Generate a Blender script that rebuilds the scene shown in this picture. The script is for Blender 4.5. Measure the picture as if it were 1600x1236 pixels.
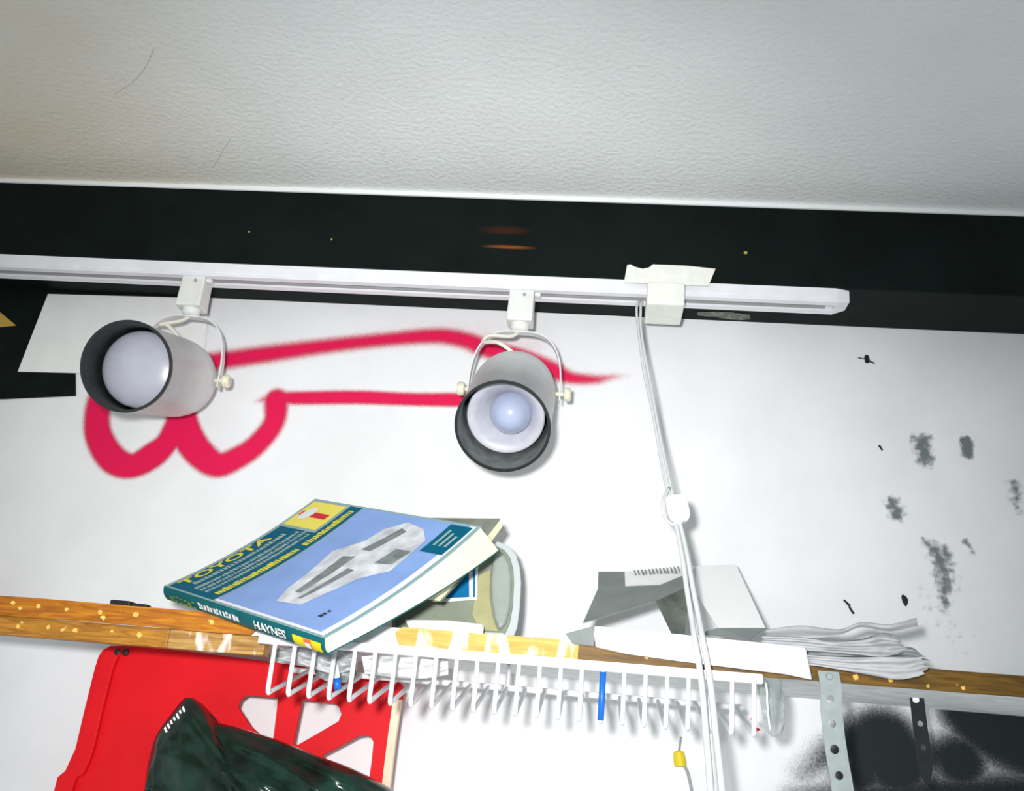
import bpy, bmesh, math, random
import numpy as np
from mathutils import Vector, Matrix

for o in list(bpy.data.objects):
    bpy.data.objects.remove(o)
scene = bpy.context.scene
COL = scene.collection
random.seed(4)
RNG = np.random.default_rng(4)

# ------------------------------------------------------------------ camera
F, CX, CY = 1500.0, 800.0, 618.0          # focal length and centre for a 1600 x 1236 frame
CAM = np.array([0.0, -1.2, 1.5])          # wall is the plane y = 0
AX = np.array([0.99367106, -0.05306619, -0.09900409])   # world axes seen from the camera (right, up, forward)
AY = np.array([0.07451073, -0.34817774, 0.93446263])
AZ = np.array([0.08405939, 0.93592534, 0.34202014])
cam_data = bpy.data.cameras.new('camera')
cam_data.sensor_width = 36.0
cam_data.lens = 36.0 * F / 1600.0
cam_data.clip_start = 0.02
cam = bpy.data.objects.new('camera', cam_data)
COL.objects.link(cam)
R_, U_, F_ = [np.array([AX[i], AY[i], AZ[i]]) for i in range(3)]
cam.matrix_world = Matrix(((R_[0], U_[0], -F_[0], CAM[0]), (R_[1], U_[1], -F_[1], CAM[1]),
                           (R_[2], U_[2], -F_[2], CAM[2]), (0, 0, 0, 1)))
scene.camera = cam

# ------------------------------------------------------------------ light: weak room light and the flash of the camera
world = bpy.data.worlds.new('room_light')
scene.world = world
world.use_nodes = True
world.node_tree.nodes['Background'].inputs[0].default_value = (0.93, 0.97, 1.0, 1)
world.node_tree.nodes['Background'].inputs[1].default_value = 0.58
fl = bpy.data.lights.new('camera_flash', 'SPOT')
fl.energy = 59
fl.spot_size = math.radians(77)
fl.spot_blend = 1.0
fl.shadow_soft_size = 0.022
fl.color = (1.0, 0.99, 1.0)
flash = bpy.data.objects.new('camera_flash', fl)
COL.objects.link(flash)
FLASH_POS = CAM + R_ * -0.05 + U_ * 0.05 + F_ * 0.0
flash.location = FLASH_POS


def ray(px, py):
    c = np.array([px - CX, -(py - CY), F]) / F
    return np.array([c @ AX, c @ AY, c @ AZ])


def W(px, py, d):
    """point of the place that stands d metres in front of the camera (measured square to the wall)"""
    r = ray(px, py)
    return CAM + r * d / r[1]


def onZ(px, py, z):
    r = ray(px, py)
    return CAM + r * (z - CAM[2]) / r[2]


aim = W(700, 880, 1.2) - FLASH_POS
flash.rotation_euler = Vector(aim).to_track_quat('-Z', 'Y').to_euler()

vs = scene.view_settings
vs.view_transform = 'Standard'
vs.look = 'None'
vs.exposure = 0.0
vs.gamma = 1.0
vs.use_curve_mapping = False


# ------------------------------------------------------------------ materials
def srgb(r, g, b):
    f = lambda c: ((c / 255 + 0.055) / 1.055) ** 2.4 if c > 10 else c / 255 / 12.92
    return (f(r), f(g), f(b), 1)


def mat(name, col, rough=0.6, spec=0.4, noise=0.0, nscale=60, bump=0.0, bscale=200, metal=0.0, alpha=1.0,
        trans=0.0, bdist=0.001, coat=0.0):
    m = bpy.data.materials.new(name)
    m.use_nodes = True
    nt = m.node_tree
    b = nt.nodes['Principled BSDF']
    b.inputs['Base Color'].default_value = col
    b.inputs['Roughness'].default_value = rough
    b.inputs['Specular IOR Level'].default_value = spec
    b.inputs['Metallic'].default_value = metal
    b.inputs['Alpha'].default_value = alpha
    b.inputs['Transmission Weight'].default_value = trans
    b.inputs['Coat Weight'].default_value = coat
    tc = nt.nodes.new('ShaderNodeTexCoord')
    if noise:
        n = nt.nodes.new('ShaderNodeTexNoise')
        n.inputs['Scale'].default_value = nscale
        n.inputs['Detail'].default_value = 5
        nt.links.new(tc.outputs['Object'], n.inputs['Vector'])
        r = nt.nodes.new('ShaderNodeMapRange')
        r.inputs['From Min'].default_value = 0.3
        r.inputs['From Max'].default_value = 0.7
        r.inputs['To Min'].default_value = 1 - noise
        r.inputs['To Max'].default_value = 1 + noise
        nt.links.new(n.outputs[0], r.inputs[0])
        mx = nt.nodes.new('ShaderNodeVectorMath')
        mx.operation = 'SCALE'
        mx.inputs[0].default_value = col[:3]
        nt.links.new(r.outputs[0], mx.inputs['Scale'])
        nt.links.new(mx.outputs[0], b.inputs['Base Color'])
    if bump:
        n2 = nt.nodes.new('ShaderNodeTexNoise')
        n2.inputs['Scale'].default_value = bscale
        n2.inputs['Detail'].default_value = 3
        nt.links.new(tc.outputs['Object'], n2.inputs['Vector'])
        bp = nt.nodes.new('ShaderNodeBump')
        bp.inputs['Strength'].default_value = bump
        bp.inputs['Distance'].default_value = bdist
        nt.links.new(n2.outputs[0], bp.inputs['Height'])
        nt.links.new(bp.outputs[0], b.inputs['Normal'])
    return m


def bsdf(m):
    return m.node_tree.nodes['Principled BSDF']


M = {}
M['wall'] = mat('wall_paint', (0.77, 0.78, 0.785, 1), 0.75, 0.25, 0.05, 9, 0.25, 240)
M['dark'] = mat('dark_beam_stain', (0.0035, 0.0075, 0.0065, 1), 0.6, 0.10, 0.3, 14, 0.15, 120)
M['darkboard'] = mat('dark_board_paint', (0.004, 0.008, 0.007, 1), 0.6, 0.1, 0.3, 30)
M['caulk'] = mat('caulk', (0.86, 0.88, 0.87, 1), 0.6, 0.3)
M['card'] = mat('card', (0.80, 0.81, 0.79, 1), 0.8, 0.2, 0.04, 30)
M['track'] = mat('track_enamel', (0.78, 0.79, 0.82, 1), 0.4, 0.4, 0.05, 40, 0.1, 300)
M['trackdark'] = mat('track_slot', (0.34, 0.34, 0.34, 1), 0.6, 0.3)
M['housing'] = mat('lamp_enamel', (0.68, 0.69, 0.69, 1), 0.45, 0.35, 0.05, 60, 0.1, 400)
M['adapter'] = mat('adapter_plastic', (0.72, 0.73, 0.70, 1), 0.45, 0.4, 0.05, 60)
M['yoke'] = mat('yoke_enamel', (0.66, 0.68, 0.68, 1), 0.35, 0.5, 0.05, 60)
M['baffle_shaded'] = mat('baffle_unlit', (0.018, 0.024, 0.022, 1), 0.45, 0.4, 0.4, 90)  # baffle turned away from the flash, its shade put into the colour
M['baffle_lit'] = mat('baffle_lit', (0.16, 0.175, 0.17, 1), 0.5, 0.4, 0.3, 70)  # same kind of baffle reached by the flash, that light put into the colour
M['rimblack'] = mat('rim_black', (0.012, 0.016, 0.016, 1), 0.35, 0.5)
M['bulb'] = mat('frosted_bulb', (0.42, 0.43, 0.50, 1), 0.28, 0.5, 0.05, 50, coat=0.3)
M['bulb_blue'] = mat('frosted_bulb_blue', (0.40, 0.46, 0.62, 1), 0.22, 0.5, coat=0.3)
M['reflector'] = mat('reflector_white', (0.50, 0.51, 0.56, 1), 0.4, 0.5, 0.08, 80)
M['ivory'] = mat('ivory_knob', (0.72, 0.70, 0.52, 1), 0.4, 0.5, 0.2, 150)
M['cable_ivory'] = mat('ivory_cable', (0.66, 0.65, 0.56, 1), 0.5, 0.4)
M['feed'] = mat('feed_box_plastic', (0.80, 0.81, 0.74, 1), 0.5, 0.4, 0.05, 90)
M['cord'] = mat('cord_vinyl', (0.60, 0.62, 0.62, 1), 0.3, 0.5)
M['white'] = mat('white_plastic', (0.86, 0.87, 0.87, 1), 0.4, 0.4)
M['wire'] = mat('vinyl_coated_wire', (0.88, 0.88, 0.90, 1), 0.35, 0.5)
M['wireblue'] = mat('blue_sleeve', srgb(20, 105, 200), 0.4, 0.4)
M['teal'] = mat('cover_teal', srgb(0, 92, 118), 0.5, 0.05, 0.06, 30)
M['spine'] = mat('spine_teal', srgb(8, 92, 98), 0.45, 0.15, 0.15, 60)
M['blue'] = mat('cover_blue', srgb(132, 164, 218), 0.45, 0.15, 0.08, 25)
M['pale'] = mat('cover_border', srgb(140, 172, 172), 0.4, 0.4)
M['palewhite'] = mat('cover_white', (0.8, 0.82, 0.84, 1), 0.4, 0.4)
M['yellow'] = mat('print_yellow', srgb(236, 222, 96), 0.5, 0.3)
M['spineyellow'] = mat('spine_yellow', srgb(225, 205, 10), 0.5, 0.3)
M['spinegreen'] = mat('spine_title', srgb(150, 165, 20), 0.5, 0.3)
M['red'] = mat('print_red', srgb(205, 25, 50), 0.5, 0.3)
M['orange'] = mat('print_orange', srgb(225, 110, 60), 0.5, 0.3)
M['textwhite'] = mat('print_white', (0.75, 0.78, 0.76, 1), 0.5, 0.3)
M['textgrey'] = mat('print_grey', srgb(150, 172, 165), 0.5, 0.3)
M['textyellow'] = mat('print_title', srgb(220, 210, 50), 0.5, 0.3)
M['black'] = mat('black', (0.01, 0.012, 0.012, 1), 0.5, 0.4)
M['carwhite'] = mat('print_vehicle', srgb(205, 210, 215), 0.45, 0.3, 0.28, 55)
M['carglass'] = mat('print_vehicle_detail', srgb(120, 130, 130), 0.45, 0.3, 0.3, 80)
M['pages'] = mat('page_edges', srgb(252, 244, 205), 0.85, 0.1, 0.06, 200)
M['oldbook'] = mat('old_manual_cover', srgb(128, 134, 122), 0.6, 0.3, 0.35, 22)
M['blister'] = mat('blister_shell', srgb(142, 150, 132), 0.35, 0.5, 0.12, 26)
M['blisterbulge'] = mat('blister_bulge', srgb(160, 168, 160), 0.25, 0.6, 0.05, 40)
M['blisterrim'] = mat('blister_rim', srgb(196, 204, 204), 0.2, 0.6)
M['blistertan'] = mat('blister_tan', srgb(178, 176, 130), 0.5, 0.3, 0.1, 50)
M['labelblue'] = mat('label_blue', srgb(10, 110, 165), 0.4, 0.4, 0.1, 60)
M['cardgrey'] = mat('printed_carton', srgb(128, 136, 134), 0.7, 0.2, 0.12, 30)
M['cardgrey2'] = mat('printed_carton_dark', srgb(96, 104, 96), 0.7, 0.2, 0.4, 40)  # darker, more mottled carton grey for one flap
M['cardwhite'] = mat('carton_white', (0.9, 0.9, 0.9, 1), 0.7, 0.2)
M['paper'] = mat('paper', (0.52, 0.53, 0.54, 1), 0.85, 0.1, 0.08, 60, 0.4, 120)
M['paper2'] = mat('paper_grey', (0.36, 0.39, 0.39, 1), 0.85, 0.1, 0.15, 60, 0.4, 120)
M['redplastic'] = mat('red_plastic', (0.66, 0.006, 0.012, 1), 0.55, 0.18, 0.1, 12)
M['tan'] = mat('tan_edge', srgb(236, 208, 180), 0.6, 0.3, 0.1, 30)
M['bag'] = mat('green_bag_film', (0.004, 0.021, 0.014, 1), 0.2, 0.4, 0.8, 26, 0.35, 60, bdist=0.003)
M['strap'] = mat('galvanised_strap', (0.30, 0.35, 0.345, 1), 0.5, 0.5, 0.12, 80, metal=0.3)
M['strapdark'] = mat('blackened_strap', (0.012, 0.016, 0.016, 1), 0.6, 0.3, 0.3, 60)
M['nut'] = mat('wire_nut_yellow', srgb(215, 190, 20), 0.5, 0.4)
M['greywire'] = mat('grey_wire', (0.3, 0.33, 0.33, 1), 0.5, 0.4)
M['gold'] = mat('gold_sticker', srgb(190, 155, 70), 0.5, 0.4)
M['redbit'] = mat('red_bit', srgb(220, 60, 40), 0.5, 0.4)
M['clear'] = mat('clear_film', (0.5, 0.56, 0.54, 1), 0.08, 0.7, alpha=0.5)


def add_nodes_ceiling():
    m = mat('ceiling_texture', (0.80, 0.83, 0.81, 1), 0.85, 0.12, 0.05, 5, 0.6, 150, bdist=0.003)
    nt = m.node_tree
    b = bsdf(m)
    src = b.inputs['Base Color'].links[0].from_socket
    tc = next(n for n in nt.nodes if n.type == 'TEX_COORD')
    mp = nt.nodes.new('ShaderNodeMapping')
    nt.links.new(tc.outputs['Object'], mp.inputs[0])
    n = nt.nodes.new('ShaderNodeTexNoise')
    n.inputs['Scale'].default_value = 3.2
    n.inputs['Detail'].default_value = 6
    nt.links.new(mp.outputs[0], n.inputs['Vector'])
    sx = nt.nodes.new('ShaderNodeSeparateXYZ')
    nt.links.new(tc.outputs['Object'], sx.inputs[0])
    r1 = nt.nodes.new('ShaderNodeMapRange')          # mottled yellow tint, stronger towards the left end
    r1.inputs['From Min'].default_value = -0.25
    r1.inputs['From Max'].default_value = -0.75
    nt.links.new(sx.outputs[0], r1.inputs[0])
    mu = nt.nodes.new('ShaderNodeMath')
    mu.operation = 'MULTIPLY'
    nt.links.new(r1.outputs[0], mu.inputs[0])
    nt.links.new(n.outputs[0], mu.inputs[1])
    mx = nt.nodes.new('ShaderNodeMix')
    mx.data_type = 'RGBA'
    nt.links.new(mu.outputs[0], mx.inputs[0])
    nt.links.new(src, mx.inputs[6])
    mx.inputs[7].default_value = srgb(205, 180, 120)
    nt.links.new(mx.outputs[2], b.inputs['Base Color'])
    return m


M['ceiling'] = add_nodes_ceiling()


def wood(name, c1, c2, fleck=None, white=0.0, sc=1.0):
    """grain along x; pale chips; optional smears of white paint"""
    m = mat(name, c1, 0.55, 0.35)
    nt = m.node_tree
    b = bsdf(m)
    tc = next(n for n in nt.nodes if n.type == 'TEX_COORD')
    mp = nt.nodes.new('ShaderNodeMapping')
    mp.inputs['Scale'].default_value = (6 * sc, 60 * sc, 60 * sc)
    nt.links.new(tc.outputs['Object'], mp.inputs[0])
    n = nt.nodes.new('ShaderNodeTexNoise')
    n.inputs['Scale'].default_value = 3
    n.inputs['Detail'].default_value = 6
    n.inputs['Distortion'].default_value = 1.5
    nt.links.new(mp.outputs[0], n.inputs['Vector'])
    cr = nt.nodes.new('ShaderNodeValToRGB')
    cr.color_ramp.elements[0].position = 0.35
    cr.color_ramp.elements[0].color = c1
    cr.color_ramp.elements[1].position = 0.7
    cr.color_ramp.elements[1].color = c2
    nt.links.new(n.outputs[0], cr.inputs[0])
    out = cr.outputs[0]

    def layer(out, scale, thr, col, stretch, width=0.03):
        mp2 = nt.nodes.new('ShaderNodeMapping')
        mp2.inputs['Scale'].default_value = stretch
        nt.links.new(tc.outputs['Object'], mp2.inputs[0])
        nn = nt.nodes.new('ShaderNodeTexNoise')
        nn.inputs['Scale'].default_value = scale
        nn.inputs['Detail'].default_value = 3
        nt.links.new(mp2.outputs[0], nn.inputs['Vector'])
        mr = nt.nodes.new('ShaderNodeMapRange')
        mr.inputs['From Min'].default_value = thr
        mr.inputs['From Max'].default_value = thr + width
        nt.links.new(nn.outputs[0], mr.inputs[0])
        mx = nt.nodes.new('ShaderNodeMix')
        mx.data_type = 'RGBA'
        nt.links.new(mr.outputs[0], mx.inputs[0])
        nt.links.new(out, mx.inputs[6])
        mx.inputs[7].default_value = col
        return mx.outputs[2]
    if fleck:
        out = layer(out, 70, 0.70, fleck, (1, 1, 1))
    if white:
        out = layer(out, 40, white, (0.82, 0.82, 0.80, 1), (1, 1, 0.35), 0.08)
    nt.links.new(out, b.inputs['Base Color'])
    return m


M['wood'] = wood('edge_wood', srgb(150, 84, 14), srgb(200, 130, 20), srgb(240, 205, 110))
M['woodworn'] = wood('edge_wood_worn', srgb(196, 152, 60), srgb(214, 178, 92), srgb(240, 205, 110), 0.50)
M['wooddark'] = wood('edge_wood_dark', srgb(82, 60, 14), srgb(128, 92, 22), srgb(225, 180, 70))
M['shelf'] = wood('shelf_board', srgb(168, 118, 44), srgb(196, 160, 92), None, 0.60)
M['chip'] = mat('bare_wood_chip', srgb(226, 186, 96), 0.7, 0.2, 0.2, 150)
M['ledger'] = wood('ledger_wood', srgb(140, 90, 24), srgb(190, 134, 44), srgb(235, 200, 120))
M['ledgerworn'] = wood('ledger_wood_worn', srgb(140, 100, 44), srgb(198, 160, 92), None, 0.61)
M['shelfwhite'] = mat('shelf_paint', (0.74, 0.77, 0.75, 1), 0.7, 0.2, 0.15, 40)

ORIGIN = {}


# ------------------------------------------------------------------ mesh helpers (all coordinates are world coordinates)
def link(name, me, material, parent=None, origin=None, smooth=False):
    o = bpy.data.objects.new(name, me)
    COL.objects.link(o)
    if material is not None and not me.materials:
        me.materials.append(material)
    if smooth:
        me.polygons.foreach_set('use_smooth', [True] * len(me.polygons))
    if parent is not None:
        o.parent = parent
        ORIGIN[o.name] = ORIGIN[parent.name]
    else:
        o.location = origin
        ORIGIN[o.name] = np.array(origin, float)
    return o


def obj(name, verts, faces, material, parent=None, smooth=False, bevel=0.0, solid=0.0, seg=2):
    v = np.array(verts, float)
    if parent is not None:
        org = ORIGIN[parent.name]
    else:
        org = np.array([(v[:, 0].min() + v[:, 0].max()) / 2, (v[:, 1].min() + v[:, 1].max()) / 2, v[:, 2].min()])
    me = bpy.data.meshes.new(name)
    me.from_pydata((v - org).tolist(), [], [list(f) for f in faces])
    bm = bmesh.new()
    bm.from_mesh(me)
    bmesh.ops.recalc_face_normals(bm, faces=bm.faces)
    if bevel:
        es = [e for e in bm.edges if len(e.link_faces) == 2 and e.calc_face_angle(0) > 0.5]
        bmesh.ops.bevel(bm, geom=es, offset=bevel, segments=seg, affect='EDGES', profile=0.5)
    if solid:
        bmesh.ops.solidify(bm, geom=list(bm.faces), thickness=solid)
    bm.to_mesh(me)
    bm.free()
    return link(name, me, material, parent, org, smooth)


def empty(name, loc, label, cat, group=None):
    e = bpy.data.objects.new(name, None)
    COL.objects.link(e)
    e.location = loc
    e.empty_display_size = 0.02
    ORIGIN[e.name] = np.array(loc, float)
    tag(e, label, cat, group)
    return e


def tag(o, label, cat=None, group=None):
    o['label'] = label
    if cat:
        o['category'] = cat
    if group:
        o['group'] = group
    return o


def struct(o, label=None):
    o['kind'] = 'structure'
    if label:
        o['label'] = label
    return o


def boxv(x0, x1, y0, y1, z0, z1):
    v = [(x, y, z) for x in (x0, x1) for y in (y0, y1) for z in (z0, z1)]
    f = [(0, 1, 3, 2), (4, 6, 7, 5), (0, 4, 5, 1), (2, 3, 7, 6), (0, 2, 6, 4), (1, 5, 7, 3)]
    return v, f


def hexa(a, b):
    """solid between two quads a and b (4 points each, same order)"""
    v = list(a) + list(b)
    return v, [(0, 1, 2, 3), (7, 6, 5, 4), (0, 4, 5, 1), (1, 5, 6, 2), (2, 6, 7, 3), (3, 7, 4, 0)]


def prism(poly, direction):
    n = len(poly)
    d = np.array(direction, float)
    v = [np.array(p, float) for p in poly] + [np.array(p, float) + d for p in poly]
    f = [tuple(range(n)), tuple(range(2 * n - 1, n - 1, -1))]
    f += [(i, (i + 1) % n, n + (i + 1) % n, n + i) for i in range(n)]
    return v, f


def smooth_path(pts, n):
    """Catmull-Rom through the points"""
    p = np.array(pts, float)
    p = np.vstack([2 * p[0] - p[1], p, 2 * p[-1] - p[-2]])
    out = []
    m = len(p) - 3
    for k in range(n):
        t = k / (n - 1) * m
        i = min(int(t), m - 1)
        u = t - i
        a, b, c, d = p[i:i + 4]
        out.append(0.5 * ((2 * b) + (c - a) * u + (2 * a - 5 * b + 4 * c - d) * u * u + (3 * b - a - 3 * c + d) * u ** 3))
    return np.array(out)


def tubev(path, r, seg=8, caps=True):
    path = np.array(path, float)
    n = len(path)
    r = np.full(n, r) if np.isscalar(r) else np.array(r)
    V, Fc = [], []
    t = np.gradient(path, axis=0)
    t /= np.linalg.norm(t, axis=1)[:, None] + 1e-12
    up = np.array([0, 0, 1.0]) if abs(t[0][2]) < 0.9 else np.array([1.0, 0, 0])
    a = np.cross(t[0], up)
    a /= np.linalg.norm(a)
    for i in range(n):
        a = a - t[i] * (a @ t[i])
        a /= np.linalg.norm(a)
        b = np.cross(t[i], a)
        for k in range(seg):
            th = 2 * math.pi * k / seg
            V.append(path[i] + (a * math.cos(th) + b * math.sin(th)) * r[i])
    for i in range(n - 1):
        for k in range(seg):
            k2 = (k + 1) % seg
            Fc.append((i * seg + k, i * seg + k2, (i + 1) * seg + k2, (i + 1) * seg + k))
    if caps:
        Fc.append(tuple(range(seg - 1, -1, -1)))
        Fc.append(tuple((n - 1) * seg + k for k in range(seg)))
    return V, Fc


def join(*parts):
    V, Fc = [], []
    for v, f in parts:
        k = len(V)
        V += list(v)
        Fc += [tuple(i + k for i in q) for q in f]
    return V, Fc


def lathev(profile, base, axis, seg=40):
    """profile: (radius, distance along axis)"""
    axis = np.array(axis, float) / np.linalg.norm(axis)
    a = np.cross(axis, (0.3, 0.1, 1.0))
    a /= np.linalg.norm(a)
    b = np.cross(axis, a)
    V, Fc, rings = [], [], []
    for r, h in profile:
        if r < 1e-6:
            rings.append([len(V)])
            V.append(base + axis * h)
        else:
            rings.append(list(range(len(V), len(V) + seg)))
            for k in range(seg):
                th = 2 * math.pi * k / seg
                V.append(base + axis * h + (a * math.cos(th) + b * math.sin(th)) * r)
    for q, w in zip(rings[:-1], rings[1:]):
        for k in range(seg):
            k2 = (k + 1) % seg
            if len(q) == 1 and len(w) == 1:
                continue
            if len(q) == 1:
                Fc.append((q[0], w[k], w[k2]))
            elif len(w) == 1:
                Fc.append((q[k], q[k2], w[0]))
            else:
                Fc.append((q[k], q[k2], w[k2], w[k]))
    return V, Fc


def gridv(P):
    """P: array (n, m, 3)"""
    n, m, _ = P.shape
    V = P.reshape(-1, 3)
    Fc = [(i * m + j, i * m + j + 1, (i + 1) * m + j + 1, (i + 1) * m + j) for i in range(n - 1) for j in range(m - 1)]
    return V, Fc


def shell(P, thick):
    """closed sheet: grid P and a copy moved by thick (vector or array)"""
    n, m, _ = P.shape
    V = np.vstack([P.reshape(-1, 3), (P + thick).reshape(-1, 3)])
    k = n * m
    Fc = []
    for i in range(n - 1):
        for j in range(m - 1):
            q = (i * m + j, i * m + j + 1, (i + 1) * m + j + 1, (i + 1) * m + j)
            Fc.append(q)
            Fc.append(tuple(k + x for x in q[::-1]))
    ring = [j for j in range(m)] + [i * m + m - 1 for i in range(1, n)] + [(n - 1) * m + j for j in range(m - 2, -1, -1)] + [i * m for i in range(n - 2, 0, -1)]
    for a, b in zip(ring, ring[1:] + ring[:1]):
        Fc.append((a, k + a, k + b, b))
    return V, Fc


def interp(pts, s):
    p = np.array(pts, float)
    return np.array([np.interp(s, p[:, 0], p[:, k]) for k in range(1, p.shape[1])])


def sheet_grid(top, bot, n, m, dist):
    """a sheet between two outlines given as (px, py) polylines; dist(s, t) is how far it stands from the camera"""
    tp, bt = smooth_path(top, n), smooth_path(bot, n)
    P = np.zeros((n, m, 3))
    for i in range(n):
        for j in range(m):
            t = j / (m - 1)
            q = tp[i] * (1 - t) + bt[i] * t
            P[i, j] = W(q[0], q[1], dist(i / (n - 1), t))
    return P


def holed(name, outline, holes, frame, thick, material, parent=None, bevel=0.0):
    """flat plate with holes: 2D points in the frame (origin, ex, ey, ez), extruded by thick along ez"""
    cu = bpy.data.curves.new(name, 'CURVE')
    cu.dimensions = '2D'
    cu.fill_mode = 'BOTH'
    cu.extrude = thick / 2
    cu.bevel_depth = bevel
    for loop in [outline] + holes:
        sp = cu.splines.new('POLY')
        sp.points.add(len(loop) - 1)
        for p, q in zip(sp.points, loop):
            p.co = (q[0], q[1], 0, 1)
        sp.use_cyclic_u = True
    tmp = bpy.data.objects.new('tmp', cu)
    COL.objects.link(tmp)
    dg = bpy.context.evaluated_depsgraph_get()
    me = bpy.data.meshes.new_from_object(tmp.evaluated_get(dg))
    bpy.data.objects.remove(tmp)
    bpy.data.curves.remove(cu)
    o, ex, ey, ez = [np.array(q, float) for q in frame]
    V = [o + ex * v.co.x + ey * v.co.y + ez * v.co.z for v in me.vertices]
    Fc = [tuple(p.vertices) for p in me.polygons]
    bpy.data.meshes.remove(me)
    ob = obj(name, V, Fc, material, parent)
    return ob


def text2d(s):
    """letters as a flat mesh in the unit box"""
    cu = bpy.data.curves.new('text', 'FONT')
    cu.body = s
    cu.resolution_u = 3
    cu.offset = .025
    tmp = bpy.data.objects.new('tmp', cu)
    COL.objects.link(tmp)
    dg = bpy.context.evaluated_depsgraph_get()
    me = bpy.data.meshes.new_from_object(tmp.evaluated_get(dg))
    bpy.data.objects.remove(tmp)
    bpy.data.curves.remove(cu)
    v = np.array([q.co[:2] for q in me.vertices])
    f = [tuple(p.vertices) for p in me.polygons]
    bpy.data.meshes.remove(me)
    v = (v - v.min(0)) / (v.max(0) - v.min(0))
    return v, f


def circle2(x, y, r, n=14):
    return [(x + r * math.cos(2 * math.pi * k / n), y + r * math.sin(2 * math.pi * k / n)) for k in range(n)]


# ================================================================== THE SETTING
D = 1.2
Zs = W(775, 486, D)[2]                       # underside of the dark soffit beam
DB = 1.090                                   # distance of the beam face
Zc = W(775, 305, DB)[2]                      # ceiling
YB = CAM[1] + DB
wall = obj('wall_back', *boxv(-2.2, 2.0, 0.0, 0.1, 0.0, Zc + 0.1), M['wall'])
struct(wall, 'white painted wall behind the shelf with spray paint and smudges')
ceil = obj('ceiling', *boxv(-2.2, 2.0, -2.6, 0.1, Zc, Zc + 0.08), M['ceiling'])
struct(ceil, 'pale stippled ceiling above the dark beam')


def beam_material():
    m = M['dark']
    nt = m.node_tree
    b = bsdf(m)
    src = b.inputs['Base Color'].links[0].from_socket
    tc = next(n for n in nt.nodes if n.type == 'TEX_COORD')
    out = src
    # orange and brown streaks near the middle, small yellow specks elsewhere
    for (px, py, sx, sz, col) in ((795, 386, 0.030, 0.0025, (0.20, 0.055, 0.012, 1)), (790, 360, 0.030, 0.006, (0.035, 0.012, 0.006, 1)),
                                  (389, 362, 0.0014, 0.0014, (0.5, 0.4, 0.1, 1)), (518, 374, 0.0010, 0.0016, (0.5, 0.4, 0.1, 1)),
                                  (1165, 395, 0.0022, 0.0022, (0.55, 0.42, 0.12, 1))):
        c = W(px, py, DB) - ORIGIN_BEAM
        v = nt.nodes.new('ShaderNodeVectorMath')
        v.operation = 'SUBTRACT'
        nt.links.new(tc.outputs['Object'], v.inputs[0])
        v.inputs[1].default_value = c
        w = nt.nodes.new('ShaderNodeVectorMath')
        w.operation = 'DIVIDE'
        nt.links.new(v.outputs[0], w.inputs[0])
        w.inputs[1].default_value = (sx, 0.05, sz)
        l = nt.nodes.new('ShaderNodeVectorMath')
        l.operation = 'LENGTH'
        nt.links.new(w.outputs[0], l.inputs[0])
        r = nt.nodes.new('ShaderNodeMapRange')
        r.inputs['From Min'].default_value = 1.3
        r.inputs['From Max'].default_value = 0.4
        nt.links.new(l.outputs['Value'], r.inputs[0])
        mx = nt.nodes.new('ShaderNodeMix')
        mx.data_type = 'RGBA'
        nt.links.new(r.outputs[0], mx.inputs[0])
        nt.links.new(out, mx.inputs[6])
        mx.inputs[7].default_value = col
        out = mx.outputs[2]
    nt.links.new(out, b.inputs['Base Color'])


for crk in ([(240, 75), (234, 92), (222, 112), (205, 130), (178, 148)], [(362, 215), (350, 232), (340, 250), (332, 262)]):
    pp = [onZ(a, b, Zc) for a, b in crk]
    obj('crack', *tubev(smooth_path(pp, 20), .0004, 5), mat('crack', (0.45, 0.46, 0.42, 1), 0.9, 0.1), ceil)
bv = boxv(-2.2, 2.0, YB, 0.0, Zs, Zc)
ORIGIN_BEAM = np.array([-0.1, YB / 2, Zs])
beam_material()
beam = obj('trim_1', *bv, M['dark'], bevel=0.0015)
struct(beam, 'dark stained soffit beam between ceiling and wall')
bead = obj('trim_2', *boxv(-2.2, 2.0, YB - 0.004, YB, Zc - 0.0065, Zc), M['caulk'], bevel=0.001)
struct(bead, 'thin white bead where the dark beam meets the ceiling')
# pale scuffs on the underside of the beam, right of the feed box
sv = []
P = sheet_grid([(1090, 488), (1120, 487), (1150, 489), (1172, 492)], [(1090, 493), (1120, 496), (1150, 500), (1172, 499)], 8, 3, lambda s, t: 1.0)
for i in range(8):
    for j in range(3):
        d = P[i, j] - CAM
        P[i, j] = CAM + d * (Zs - 0.0006 - CAM[2]) / d[2]
scuff = obj('scuff', *gridv(P), mat('scuff', (0.16, 0.17, 0.14, 1), 0.8, 0.2, 0.6, 130), beam)


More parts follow.
